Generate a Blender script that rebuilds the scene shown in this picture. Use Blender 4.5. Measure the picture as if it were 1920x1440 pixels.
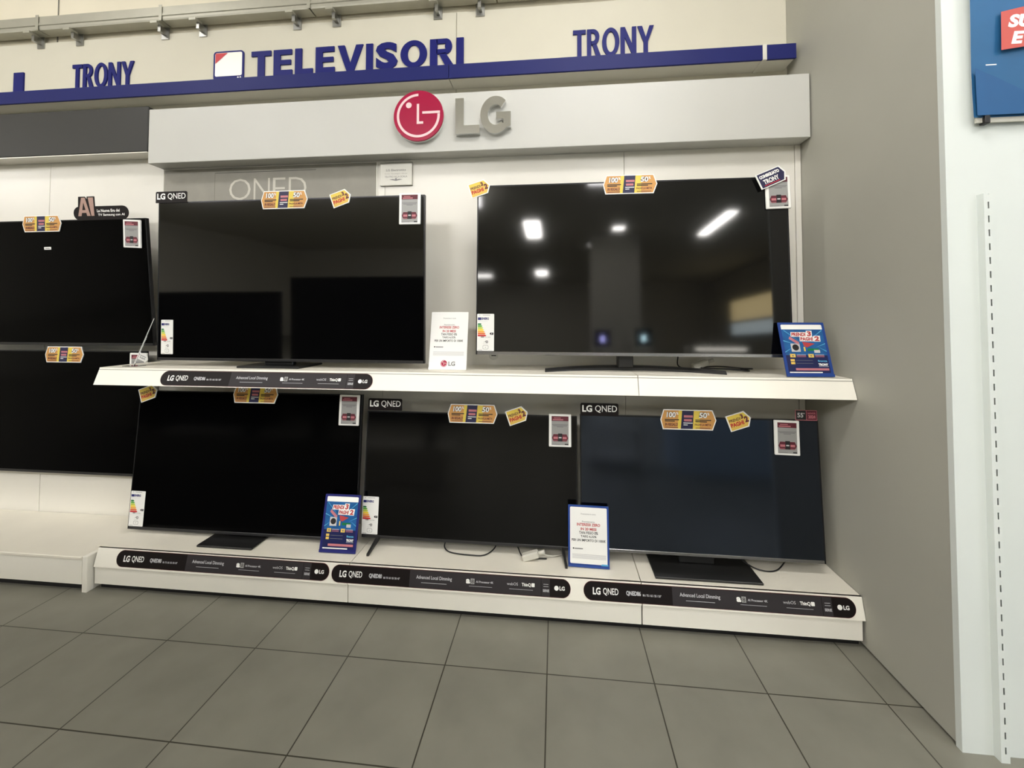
import bpy, math, random
from mathutils import Matrix, Vector
random.seed(4)
S = bpy.context.scene
for o in list(bpy.data.objects): bpy.data.objects.remove(o)
COL = S.collection
PI = math.pi

# ---------------------------------------------------------------- camera
cd = bpy.data.cameras.new('camera'); cam = bpy.data.objects.new('camera', cd); COL.objects.link(cam)
yaw, pit, rol = .1071, .0304, .0020
cyw, syw, cp, sp = math.cos(yaw), math.sin(yaw), math.cos(pit), math.sin(pit)
r0 = Vector((cyw, syw, 0)); f0 = Vector((-syw*cp, cyw*cp, sp)); u0 = r0.cross(f0)
rr = r0*math.cos(rol) + u0*math.sin(rol); uu = -r0*math.sin(rol) + u0*math.cos(rol)
Mx = Matrix(((rr.x, uu.x, -f0.x, 5.0829*.45), (rr.y, uu.y, -f0.y, -4.2763*.45), (rr.z, uu.z, -f0.z, 3.3934*.45), (0, 0, 0, 1)))
cam.matrix_world = Mx
cd.sensor_fit = 'HORIZONTAL'; cd.sensor_width = 36; cd.lens = 813.06/1920*36
cd.shift_x = (960-953.65)/1920; cd.shift_y = (574.94-720)/1920
cd.clip_start = .05; cd.clip_end = 60
S.camera = cam

# ---------------------------------------------------------------- world, exposure
w = bpy.data.worlds.new('world'); S.world = w; w.use_nodes = True
w.node_tree.nodes['Background'].inputs[0].default_value = (.9, .95, 1, 1)
w.node_tree.nodes['Background'].inputs[1].default_value = .3
S.view_settings.view_transform = 'Standard'
try: S.view_settings.look = 'None'
except Exception: pass
S.view_settings.exposure = 0.16; S.view_settings.gamma = 1; S.view_settings.use_curve_mapping = False
LAMP = 22.0          # emission strength of the ceiling light diffusers

# ---------------------------------------------------------------- materials
def srgb(r, g, b):
    f = lambda c: (c/255/12.92) if c/255 <= .04045 else ((c/255+.055)/1.055)**2.4
    return (f(r), f(g), f(b), 1)
MATS = {}
def mat(name, col, rough=.5, metal=0, emit=None, es=0, spec=.5, noise=0, nscale=8, alpha=1, trans=0, tint=None):
    m = bpy.data.materials.new(name); m.use_nodes = True
    nt = m.node_tree; b = nt.nodes['Principled BSDF']
    b.inputs['Base Color'].default_value = col; b.inputs['Roughness'].default_value = rough
    b.inputs['Metallic'].default_value = metal
    b.inputs['Specular IOR Level'].default_value = spec
    if tint: b.inputs['Specular Tint'].default_value = tint
    if trans: b.inputs['Transmission Weight'].default_value = trans
    if emit:
        b.inputs['Emission Color'].default_value = emit; b.inputs['Emission Strength'].default_value = es
    if noise:
        tc = nt.nodes.new('ShaderNodeTexCoord'); n = nt.nodes.new('ShaderNodeTexNoise')
        n.inputs['Scale'].default_value = nscale; n.inputs['Detail'].default_value = 6
        nt.links.new(tc.outputs['Object'], n.inputs['Vector'])
        mr = nt.nodes.new('ShaderNodeMapRange')
        mr.inputs['From Min'].default_value = .3; mr.inputs['From Max'].default_value = .7
        mr.inputs['To Min'].default_value = 1-noise; mr.inputs['To Max'].default_value = 1+noise
        nt.links.new(n.outputs['Fac'], mr.inputs['Value'])
        mx = nt.nodes.new('ShaderNodeVectorMath'); mx.operation = 'SCALE'
        mx.inputs[0].default_value = col[:3]
        nt.links.new(mr.outputs['Result'], mx.inputs['Scale'])
        nt.links.new(mx.outputs['Vector'], b.inputs['Base Color'])
    MATS[name] = m; return m
mat('white_laminate', srgb(220, 218, 208), .45, noise=.015, nscale=3)
mat('header_white', srgb(198, 198, 192), .45, noise=.012, nscale=3)
mat('kick_white', srgb(242, 239, 228), .5, noise=.012, nscale=3)
mat('fascia_white', srgb(246, 243, 231), .4, noise=.01, nscale=2)
mat('panel_white', srgb(232, 229, 219), .3, noise=.02, nscale=2)
mat('platform_white', srgb(236, 231, 217), .5, noise=.02, nscale=4)
mat('upper_wall', srgb(208, 204, 187), .7, noise=.02, nscale=3)
mat('wall_paint', srgb(226, 219, 198), .8, noise=.02, nscale=3)
mat('grey_wall', srgb(174, 173, 162), .6, noise=.02, nscale=2.5)
mat('end_white', srgb(220, 226, 222), .6, noise=.012, nscale=5)
mat('store_wall', srgb(214, 211, 200), .8)
mat('ceiling_grey', srgb(214, 211, 198), .9)
mat('blue', srgb(30, 36, 100), .5, spec=.2)
mat('blue_letter', srgb(24, 29, 106), .5, spec=.2)
mat('navy', srgb(28, 28, 70), .5)
mat('dark_line', srgb(60, 58, 52), .7)
mat('seam_grey', srgb(120, 118, 108), .8)
mat('crimson', srgb(164, 14, 62), .2)
mat('pinkwhite', srgb(238, 205, 208), .3)
mat('chrome', (.80, .80, .79, 1), .12, 1)
mat('steel', (.42, .42, .40, 1), .35, 1)
mat('tray_metal', srgb(176, 174, 160), .4, .35, noise=.04, nscale=12)
mat('plaque', srgb(176, 175, 166), .35, .4)
mat('stone', srgb(150, 147, 137), .6, noise=.06, nscale=9)
mat('stone_text', srgb(204, 200, 188), .5)
mat('black_box', srgb(37, 37, 33), .5, noise=.03, nscale=6)
mat('black', (.006, .006, .007, 1), .45)
mat('stand_black', (.012, .012, .012, 1), .32)
mat('screen', (.0018, .0018, .002, 1), .05, spec=1.)
mat('screen_blue', (.002, .0024, .003, 1), .10, spec=1., tint=(.6, .72, 1, 1))
mat('screen_mid', (.0018, .0018, .002, 1), .12, spec=.3)
mat('screen_matt', (.0008, .0008, .001, 1), .12, spec=.05)
mat('screen_soft', (.0022, .0022, .0024, 1), .06, spec=.55)
mat('bezel', (.02, .02, .022, 1), .25, .6)
mat('chin', (.30, .30, .31, 1), .2, .95)
mat('chin_dark', (.05, .05, .052, 1), .35, .7)
mat('paper', srgb(240, 240, 236), .5)
mat('white', srgb(250, 250, 246), .5)
mat('silver_print', srgb(196, 196, 200), .5)
mat('eink', srgb(160, 160, 158), .35)
mat('maroon', srgb(98, 30, 46), .5)
mat('pink', srgb(196, 120, 128), .5)
mat('orange', srgb(212, 156, 84), .5)
mat('yellow', srgb(232, 206, 84), .5)
mat('lemon', srgb(232, 196, 92), .5)
mat('red', srgb(196, 34, 44), .5)
mat('print_red', srgb(186, 62, 64), .5)
mat('print_black', srgb(26, 24, 26), .5)
mat('print_grey', srgb(120, 120, 120), .5)
mat('lightgrey', srgb(200, 200, 200), .5)
mat('strip_black', srgb(26, 21, 21), .45, spec=.15)
mat('strip_grey', srgb(54, 51, 53), .45, spec=.15)
mat('strip_edge', srgb(84, 26, 32), .45, spec=.15)
mat('copper', srgb(182, 150, 138), .35, .3)
mat('frame_blue', srgb(30, 66, 142), .35)
mat('frame_navy', srgb(30, 34, 108), .35)
mat('poster_blue', srgb(28, 92, 152), .3, noise=.25, nscale=22)
mat('poster_navy', srgb(26, 34, 84), .3)
mat('sky_blue', srgb(96, 178, 218), .3)
mat('banner_blue', srgb(34, 98, 146), .6, noise=.14, nscale=3)
mat('banner_deep', srgb(24, 86, 138), .6, noise=.06, nscale=5)
mat('banner_red', srgb(200, 88, 80), .6)
mat('plug_white', srgb(205, 203, 192), .4)
mat('acrylic', (.92, .94, .96, 1), .05, trans=1)
mat('g1', srgb(0, 120, 60), .5); mat('g2', srgb(90, 170, 50), .5); mat('g3', srgb(190, 205, 50), .5)
mat('g4', srgb(250, 220, 40), .5); mat('g5', srgb(240, 170, 50), .5); mat('g6', srgb(225, 110, 40), .5); mat('g7', srgb(205, 40, 40), .5)
mat('warm_pane', (1, 1, 1, 1), .5, emit=(1, .78, .38, 1), es=5)
mat('cool_pane', (1, 1, 1, 1), .5, emit=(.8, .95, 1, 1), es=4)
mat('violet_glow', (1, 1, 1, 1), .5, emit=(.45, .45, 1, 1), es=40)
mat('cyan_glow', (1, 1, 1, 1), .5, emit=(.6, .9, 1, 1), es=40)
mat('strip_glow', (1, 1, 1, 1), .5, emit=(1, .95, .85, 1), es=14)
mat('pale_blue', srgb(196, 214, 232), .5)
mat('lamp', (1, 1, 1, 1), .5, emit=(1, .975, .965, 1), es=LAMP)
mat('lamp_far', (1, 1, 1, 1), .5, emit=(1, .97, .92, 1), es=LAMP*2.2)
mat('daylight', (1, 1, 1, 1), .5, emit=(.62, .78, 1, 1), es=1.6)
mat('lamp_body', srgb(120, 118, 110), .5)

def floor_material():
    m = bpy.data.materials.new('floor_tiles'); m.use_nodes = True; nt = m.node_tree; L = nt.links.new
    b = nt.nodes['Principled BSDF']; b.inputs['Roughness'].default_value = .42
    tc = nt.nodes.new('ShaderNodeTexCoord'); sx = nt.nodes.new('ShaderNodeSeparateXYZ'); L(tc.outputs['Object'], sx.inputs[0])
    def M(op, a, bb=None):
        n = nt.nodes.new('ShaderNodeMath'); n.operation = op
        for i, v in enumerate((a, bb)):
            if v is None: continue
            if isinstance(v, (int, float)): n.inputs[i].default_value = v
            else: L(v, n.inputs[i])
        return n.outputs[0]
    masks = []; cells = []
    for k in (0, 1):
        t = M('ADD', M('DIVIDE', sx.outputs[k], .45), 100.5)
        fr = M('FRACT', t); cells.append(M('FLOOR', M('ADD', t, -.5)))
        masks.append(M('LESS_THAN', M('ABSOLUTE', M('SUBTRACT', fr, .5)), .0058))
    grout = M('MAXIMUM', masks[0], masks[1])
    cb = nt.nodes.new('ShaderNodeCombineXYZ'); L(cells[0], cb.inputs[0]); L(cells[1], cb.inputs[1])
    wn = nt.nodes.new('ShaderNodeTexWhiteNoise'); L(cb.outputs[0], wn.inputs['Vector'])
    n1 = nt.nodes.new('ShaderNodeTexNoise'); n1.inputs['Scale'].default_value = 5; n1.inputs['Detail'].default_value = 5; L(tc.outputs['Object'], n1.inputs['Vector'])
    v = M('ADD', M('ADD', M('MULTIPLY', wn.outputs['Value'], .05), M('MULTIPLY', n1.outputs['Fac'], .42)), .77)
    base = nt.nodes.new('ShaderNodeVectorMath'); base.operation = 'SCALE'; base.inputs[0].default_value = srgb(131, 129, 118)[:3]; L(v, base.inputs['Scale'])
    mx = nt.nodes.new('ShaderNodeMix'); mx.data_type = 'RGBA'
    L(grout, mx.inputs[0]); L(base.outputs[0], mx.inputs[6]); mx.inputs[7].default_value = srgb(62, 60, 50)
    L(mx.outputs[2], b.inputs['Base Color'])
    MATS['floor_tiles'] = m
floor_material()

# ---------------------------------------------------------------- text as mesh
_tc = {}
def text_geo(s, off=0.0):
    """outline text -> (verts2d, faces) scaled to a unit box, and its aspect (w/h)"""
    k = (s, off)
    if k in _tc: return _tc[k]
    c = bpy.data.curves.new('lettering', 'FONT'); c.body = s; c.offset = off; c.resolution_u = 3
    o = bpy.data.objects.new('lettering', c); COL.objects.link(o)
    dg = bpy.context.evaluated_depsgraph_get(); dg.update()
    me = bpy.data.meshes.new_from_object(o.evaluated_get(dg))
    vs = [(v.co.x, v.co.y) for v in me.vertices]; fs = [tuple(p.vertices) for p in me.polygons]
    bpy.data.objects.remove(o); bpy.data.curves.remove(c); bpy.data.meshes.remove(me)
    x0 = min(v[0] for v in vs); x1 = max(v[0] for v in vs); y0 = min(v[1] for v in vs); y1 = max(v[1] for v in vs)
    vs = [((a-x0)/(x1-x0), (b-y0)/(y1-y0)) for a, b in vs]
    _tc[k] = (vs, fs, (x1-x0)/(y1-y0)); return _tc[k]

# ---------------------------------------------------------------- mesh builder
class MB:
    def __init__(self, M=None):
        self.v = []; self.f = []; self.mi = []; self.m = []; self.M = M or Matrix()
    def mid(self, name):
        if name not in self.m: self.m.append(name)
        return self.m.index(name)
    def add(self, vs, fs, m, smooth=False):
        n = len(self.v); self.v += [self.M @ Vector(p) for p in vs]
        for f in fs: self.f.append(tuple(i+n for i in f)); self.mi.append((self.mid(m), smooth))
        return self
    def box(self, x0, y0, z0, x1, y1, z1, m):
        vs = [(x, y, z) for z in (z0, z1) for y in (y0, y1) for x in (x0, x1)]
        return self.add(vs, [(0, 2, 3, 1), (4, 5, 7, 6), (0, 1, 5, 4), (2, 6, 7, 3), (0, 4, 6, 2), (1, 3, 7, 5)], m)
    def bbox(self, x0, y0, z0, x1, y1, z1, m, b=.003):
        """box with chamfered edges"""
        b = min(b, (x1-x0)*.45, (y1-y0)*.45, (z1-z0)*.45)
        vs = []; cx, cy, cz = (x0+x1)/2, (y0+y1)/2, (z0+z1)/2; hx, hy, hz = (x1-x0)/2, (y1-y0)/2, (z1-z0)/2
        idx = {}
        for sx in (-1, 1):
            for sy in (-1, 1):
                for sz in (-1, 1):
                    for a in range(3):
                        h = [hx-b, hy-b, hz-b]; h[a] += b
                        idx[(sx, sy, sz, a)] = len(vs); vs.append((cx+sx*h[0], cy+sy*h[1], cz+sz*h[2]))
        fs = []
        g = lambda s, a: idx[(s[0], s[1], s[2], a)]
        for a in range(3):
            b1, b2 = [(1, 2), (2, 0), (0, 1)][a]
            for sg in (-1, 1):
                q = []
                for p, r in ((-1, -1), (1, -1), (1, 1), (-1, 1)):
                    s = [0, 0, 0]; s[a] = sg; s[b1] = p; s[b2] = r; q.append(g(s, a))
                fs.append(tuple(q if sg > 0 else q[::-1]))
        for a in range(3):
            b1, b2 = [(1, 2), (2, 0), (0, 1)][a]
            for p in (-1, 1):
                for r in (-1, 1):
                    s1 = [0]*3; s2 = [0]*3
                    for s, t in ((s1, -1), (s2, 1)): s[a] = t; s[b1] = p; s[b2] = r
                    q = (g(s1, b1), g(s2, b1), g(s2, b2), g(s1, b2))
                    fs.append(q if p*r > 0 else q[::-1])
        for s in [(a, c, d) for a in (-1, 1) for c in (-1, 1) for d in (-1, 1)]:
            q = (g(s, 0), g(s, 1), g(s, 2)); fs.append(q if s[0]*s[1]*s[2] > 0 else q[::-1])
        return self.add(vs, fs, m)
    def prism(self, pts, y0, y1, m, smooth=False):
        """outline in local XZ (counter-clockwise seen from -Y) extruded from y0 (front) to y1"""
        n = len(pts); vs = [(x, y0, z) for x, z in pts] + [(x, y1, z) for x, z in pts]
        self.add(vs, [tuple(range(n)), tuple(range(2*n-1, n-1, -1))], m)
        return self.add(vs, [(i, i+n, (i+1) % n+n, (i+1) % n) for i in range(n)], m, smooth)
    def prism_x(self, pts, x0, x1, m):
        """profile in local YZ extruded along X"""
        n = len(pts); vs = [(x0, y, z) for y, z in pts] + [(x1, y, z) for y, z in pts]
        return self.add(vs, [tuple(range(n))[::-1], tuple(range(n, 2*n))] + [(i, (i+1) % n, (i+1) % n+n, i+n) for i in range(n)], m)
    def flat(self, pts, y, m):
        return self.add([(x, y, z) for x, z in pts], [tuple(range(len(pts)))], m)
    def rect(self, x0, z0, x1, z1, y, m): return self.flat([(x0, z0), (x1, z0), (x1, z1), (x0, z1)], y, m)
    def text(self, s, x0, z0, x1, z1, y, m, off=0.0, depth=0, slant=0):
        vs, fs, a = text_geo(s, off)
        P = [(x0+(x1-x0)*u+slant*v*(z1-z0), y, z0+(z1-z0)*v) for u, v in vs]
        if not depth: return self.add(P, fs, m)
        # extrude: outline edges used once
        n = len(P); B = [(p[0], y+depth, p[2]) for p in P]; cnt = {}
        for f in fs:
            for i in range(len(f)):
                e = (f[i], f[(i+1) % len(f)]); k = tuple(sorted(e)); cnt.setdefault(k, []).append(e)
        side = [(e[0][1], e[0][0], e[0][0]+n, e[0][1]+n) for e in cnt.values() if len(e) == 1]
        return self.add(P+B, fs + [tuple(i+n for i in f[::-1]) for f in fs] + side, m)
    def tube(self, pts, r, m, n=8):
        P = [Vector(p) for p in pts]; vs = []; fs = []
        for i, p in enumerate(P):
            t = (P[min(i+1, len(P)-1)]-P[max(i-1, 0)]).normalized()
            a = t.cross(Vector((0, 0, 1))); a = a.normalized() if a.length > 1e-3 else Vector((1, 0, 0)); b = t.cross(a)
            for k in range(n): vs.append(p+a*r*math.cos(2*PI*k/n)+b*r*math.sin(2*PI*k/n))
        for i in range(len(P)-1):
            for k in range(n): fs.append((i*n+k, i*n+(k+1) % n, (i+1)*n+(k+1) % n, (i+1)*n+k))
        fs += [tuple(range(n))[::-1], tuple(range((len(P)-1)*n, len(P)*n))]
        return self.add(vs, fs, m, True)
    def mesh(self, name, o):
        me = bpy.data.meshes.new(name); me.from_pydata([tuple(p-o) for p in self.v], [], self.f)
        for k in self.m: me.materials.append(MATS[k])
        for p, (i, s) in zip(me.polygons, self.mi): p.material_index = i; p.use_smooth = s
        me.update(); return me
    def build(self, name, parent=None, origin=None, kind=None, label=None):
        po = Vector(parent['_o']) if parent else Vector((0, 0, 0))
        o = Vector(origin) if origin is not None else po.copy()
        ob = bpy.data.objects.new(name, self.mesh(name, o)); COL.objects.link(ob)
        ob.location = o-po
        if parent: ob.parent = parent
        ob['_o'] = tuple(o)
        if kind: ob['kind'] = kind
        if label: ob['label'] = label
        return ob

def tag(o, label, cat, group=None, kind=None):
    o['label'] = label; o['category'] = cat
    if group: o['group'] = group
    if kind: o['kind'] = kind
    return o
def empty(name, loc, label, cat, group=None):
    o = bpy.data.objects.new(name, None); COL.objects.link(o); o.location = loc; o['_o'] = tuple(loc); o.empty_display_size = .1
    return tag(o, label, cat, group)
def bezier(pts, n=10):
    out = []; P = [Vector(p) for p in pts]
    P = [P[0]*2-P[1]] + P + [P[-1]*2-P[-2]]
    for i in range(1, len(P)-2):
        for k in range(n):
            t = k/n; a, b, c, d = P[i-1:i+3]
            out.append(.5*((2*b)+(c-a)*t+(2*a-5*b+4*c-d)*t*t+(3*b-a-3*c+d)*t**3))
    out.append(P[-2]); return out
def rrect(x0, z0, x1, z1, r, n=6, corners=(1, 1, 1, 1)):
    pts = []
    for (cx, cz, a, on) in ((x1-r, z0+r, -PI/2, corners[1]), (x1-r, z1-r, 0, corners[2]), (x0+r, z1-r, PI/2, corners[3]), (x0+r, z0+r, PI, corners[0])):
        if on: pts += [(cx+r*math.cos(a+PI/2*k/n), cz+r*math.sin(a+PI/2*k/n)) for k in range(n+1)]
        else:
            sx = r if cx > (x0+x1)/2 else -r; sz = r if cz > (z0+z1)/2 else -r
            pts.append((cx+sx, cz+sz))
    return pts
def circ(cx, cz, r, n=24): return [(cx+r*math.cos(2*PI*k/n), cz+r*math.sin(2*PI*k/n)) for k in range(n)]

XR = 3.72     # inner face of the grey side wall
# ================================================================ SETTING
MB().box(-12, -20, -.08, 10, 1.2, 0, 'floor_tiles').build('floor', origin=(0, 0, 0), kind='structure')
MB().box(-12, -20, 4.7, 10, 1.2, 4.8, 'ceiling_grey').build('ceiling', origin=(0, 0, 4.7), kind='structure')
MB().box(-12, .91, 0, 10, 1.05, 4.7, 'wall_paint').build('wall_back', origin=(0, .91, 0), kind='structure')
MB().box(-12.1, -20, 0, -12, 1.05, 4.7, 'store_wall').build('wall_left', origin=(-12, 0, 0), kind='structure')
MB().box(-12, -20.1, 0, 10, -20, 4.7, 'store_wall').build('wall_front', origin=(0, -20, 0), kind='structure')
# the far right side of the hall is glazed: daylight comes in there
MB().box(10, -20, 0, 10.1, 1.05, 4.7, 'store_wall').build('wall_far_right', origin=(10, 0, 0), kind='structure')
wn = empty('window_1', (9.97, -6.5, 1.0), '', '')
for k in ('label', 'category'): del wn[k]
wn['kind'] = 'structure'
MB().box(9.955, -10, 1.0, 9.965, -3, 3.0, 'daylight').build('pane', wn)
fr = MB()
for y in (-10, -7.7, -5.3, -3): fr.box(9.93, y-.04, .96, 9.99, y+.04, 3.04, 'lamp_body')
fr.box(9.93, -10.04, .92, 9.99, -2.96, 1.0, 'lamp_body'); fr.box(9.93, -10.04, 3.0, 9.99, -2.96, 3.08, 'lamp_body')
fr.build('window_frame', wn)
# grey partition beside the display; its end, facing the aisle, is white
ws = MB().box(XR, -.155, .012, XR+.06, .91, 4.7, 'grey_wall')
ws.build('wall_right', origin=(XR, 0, 0), kind='structure')
we = MB().box(XR-.002, -.18, .0, 5.6, -.155, 4.7, 'end_white')
we.build('wall_right_end', origin=(XR, -.18, 0), kind='structure')
# upper cladding panels behind the lettering
up = MB()
up.bbox(-3.6, .889, 2.6, 1.6255, .909, 3.605, 'upper_wall', .002); up.bbox(1.6285, .889, 2.6, XR, .909, 3.605, 'upper_wall', .002)
o = up.build('upper_cladding', origin=(0, .889, 2.6))
tag(o, 'cream wall cladding panels behind the blue lettering', 'wall panel')
o = MB().box(-1.455, .906, 3.605, -1.447, .9095, 4.7, 'seam_grey').build('trim_1', origin=(-1.45, .9, 3.6), kind='structure')

# ================================================================ CABLE TRUNKING
tr = empty('cable_trunking', (0, .85, 3.62), 'grey metal cable trunking running along the wall above the lettering', 'cable trunking')
for x0, x1 in ((-3.4, -1.485), (-1.475, -.49), (-.48, .62), (.63, 1.9), (1.91, 3.7)):
    t = MB(); t.prism_x([(.888, 3.645), (.81, 3.645), (.806, 3.655), (.806, 3.672), (.80, 3.676), (.80, 3.69), (.805, 3.694), (.805, 3.742), (.815, 3.75), (.888, 3.75)], x0, x1, 'tray_metal')
    t.box(x1-.012, .798, 3.643, x1+.012, .8, 3.752, 'tray_metal')
    t.build('trunking_section', tr)
for x in (-1.56, -1.23, -.53, -.23, .49, .78, 1.5, 1.79):
    b = MB(); b.box(x-.04, .80, 3.628, x+.012, .86, 3.645, 'tray_metal'); b.box(x-.008, .83, 3.585, x+.014, .886, 3.628, 'steel'); b.box(x-.03, .882, 3.56, x+.03, .888, 3.645, 'steel')
    b.build('bracket', tr)

# ================================================================ BLUE LEDGE + LETTERING
lg = empty('blue_ledge', (0, .8, 3.07), 'long blue ledge running under the wall lettering', 'ledge')
for x0, x1 in ((-3.4, 1.610), (1.613, 3.512)):
    l = MB(); l.bbox(x0, .745, 3.070, x1, .760, 3.160, 'blue', .002); l.box(x0, .760, 3.074, x1, .889, 3.156, 'white_laminate')
    l.build('ledge_section', lg)
MB().bbox(3.512, .742, 3.068, 3.536, .889, 3.163, 'white_laminate', .002).build('joint_cover', lg, label='white joint cover')
l = MB(); l.bbox(3.536, .745, 3.070, 3.70, .760, 3.160, 'blue', .002); l.box(3.536, .760, 3.074, 3.694, .889, 3.156, 'white_laminate'); l.build('ledge_section', lg)

def lettering(word, x0, z0, x1, z1, label, cat='lettering', gaps=.1, name='wall_lettering', narrow=False):
    root = empty(name, ((x0+x1)/2, .883, z0), label, cat)
    # widths relative to the cap height, then fitted to the measured width of the word
    WD = dict(T=.78, E=.74, L=.70, V=.98, I=.26, S=.82, O=.98, R=.86, N=.80, Y=.86) if not narrow else dict(T=.50, R=.54, O=.66, N=.60, Y=.62)
    ws_ = [WD[c] for c in word]
    tot = sum(ws_)+gaps*(len(word)-1); k = (x1-x0)/tot; x = x0; h = z1-z0
    for c, w_ in zip(word, ws_):
        m = MB(); ov = .014*h if c in 'OS' else 0; W_ = w_*k; X = x+W_; t_ = h*(.20 if not narrow else .15); sw = k*(.27 if not narrow else .165)
        P = lambda pts: m.prism(pts, .879, .889, 'blue_letter')
        if c == 'I': P([(x, z0), (X, z0), (X, z1), (x, z1)])
        elif c == 'T':
            cx = x+W_/2; P([(cx-sw/2, z0), (cx+sw/2, z0), (cx+sw/2, z1-t_), (X, z1-t_), (X, z1), (x, z1), (x, z1-t_), (cx-sw/2, z1-t_)])
        elif c == 'L': P([(x, z0), (X, z0), (X, z0+t_), (x+sw, z0+t_), (x+sw, z1), (x, z1)])
        elif c == 'E': P([(x, z0), (X, z0), (X, z0+t_), (x+sw, z0+t_), (x+sw, z0+h*.41), (X-.01, z0+h*.41), (X-.01, z0+h*.595), (x+sw, z0+h*.595), (x+sw, z1-t_), (X-.004, z1-t_), (X-.004, z1), (x, z1)])
        elif c == 'V': P([(x+W_*.36, z0), (X-W_*.36, z0), (X, z1), (X-sw, z1), (x+W_/2, z0+h*.30), (x+sw, z1), (x, z1)])
        elif c == 'N': P([(x, z0), (x+sw, z0), (x+sw, z0+h*.62), (X-sw, z0), (X, z0), (X, z1), (X-sw, z1), (X-sw, z0+h*.38), (x+sw, z1), (x, z1)])
        elif c == 'Y': P([(x+W_/2-sw/2, z0), (x+W_/2+sw/2, z0), (x+W_/2+sw/2, z0+h*.42), (X, z1), (X-sw*1.05, z1), (x+W_/2, z0+h*.60), (x+sw*1.05, z1), (x, z1), (x+W_/2-sw/2, z0+h*.42)])
        elif c == 'O':
            cx, cz, rx, rz = x+W_/2, (z0+z1)/2, W_/2, h/2+ov; n = 36
            ro = [(cx+rx*math.cos(2*PI*i/n), cz+rz*math.sin(2*PI*i/n)) for i in range(n)]; ri = [(cx+(rx-sw*.98)*math.cos(2*PI*i/n), cz+(rz-t_*.92)*math.sin(2*PI*i/n)) for i in range(n)]
            V = [(a, .879, b) for a, b in ro+ri]+[(a, .889, b) for a, b in ro+ri]; F = []
            for i in range(n):
                q = (i+1) % n; F += [(i, q, n+q, n+i)[::-1], (i, 2*n+i, 2*n+q, q)[::-1], (n+i, n+q, 3*n+q, 3*n+i)[::-1]]
            m.add(V, F, 'blue_letter')
        elif c == 'R':
            # stem, bowl and leg
            n = 14; cz = z1-h*.285; ro = [(X-h*.28+ (h*.27)*math.cos(-PI/2+PI*i/n), cz+(h*.285)*math.sin(-PI/2+PI*i/n)) for i in range(n+1)]
            P([(x, z0), (x+sw, z0), (x+sw, z1), (x, z1)])
            bx = max(x+sw, X-h*.28); ri_ = .285*h-t_*.9; ii = [(bx+(X-.01-bx-sw*.95)*math.cos(-PI/2+PI*i/n), cz+ri_*math.sin(-PI/2+PI*i/n)) for i in range(n+1)]; oo = [(bx+(X-.01-bx)*math.cos(-PI/2+PI*i/n), cz+.285*h*math.sin(-PI/2+PI*i/n)) for i in range(n+1)]
            V = [(a, .879, b) for a, b in [(x+sw*.9, oo[0][1])]+oo+[(x+sw*.9, oo[-1][1])]]+[(a, .879, b) for a, b in [(x+sw*.9, ii[0][1])]+ii+[(x+sw*.9, ii[-1][1])]]; q = n+3
            V += [(a, .889, b) for a, _, b in V]
            F = [(i, i+1, q+i+1, q+i)[::1] for i in range(q-1)] + [(i, 2*q+i, 2*q+i+1, i+1) for i in range(q-1)] + [(q+i, q+i+1, 3*q+i+1, 3*q+i) for i in range(q-1)]
            m.add(V, F, 'blue_letter')
            P([(X-sw*1.15, z0), (X, z0), (x+W_*.66, z0+h*.47), (x+W_*.66-sw*.9, z0+h*.44)])
        else: m.text(c, x, z0-ov, X, z1+ov, .879, 'blue_letter', .05, depth=.01)
        m.build('letter', root); x += (w_+gaps)*k
    return root
lettering('TELEVISORI', .150, 3.240, 1.679, 3.422, 'large blue word TELEVISORI on the wall panel', gaps=.11, name='department_lettering')
lettering('TRONY', 2.405, 3.235, 2.918, 3.416, 'blue shop name lettering above right end of the header', gaps=.045, name='shop_lettering', narrow=True)
lettering('TRONY', -1.280, 3.235, -.775, 3.416, 'blue shop name lettering left of the television pictogram', gaps=.045, name='shop_lettering', narrow=True)
o = MB().box(-1.78, .879, 3.12, -1.695, .889, 3.385, 'blue_letter').build('wall_lettering', origin=(-1.74, .885, 3.12))
tag(o, 'tall blue letter I cut off by the left edge of the picture', 'lettering')
# pictogram of a television
p = empty('television_pictogram', (-.02, .883, 3.16), 'blue outlined television pictogram before the big word', 'pictogram')
MB().prism(rrect(-.142, 3.23, .091, 3.44, .024), .881, .889, 'blue_letter').build('pictogram_outline', p)
m = MB(); m.flat(rrect(-.128, 3.258, .079, 3.428, .012), .8795, 'panel_white'); m.flat(circ(.05, 3.245, .006, 12), .8795, 'panel_white'); m.flat(circ(.068, 3.245, .006, 12), .8795, 'panel_white')
m.build('pictogram_screen', p)
MB().flat([(-.125, 3.35), (-.03, 3.425), (-.125, 3.425)], .878, 'red').build('corner_flash', p, label='red triangle')
MB().box(-.03, .881, 3.14, -.015, .889, 3.23, 'blue_letter').build('pictogram_stem', p)

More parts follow.
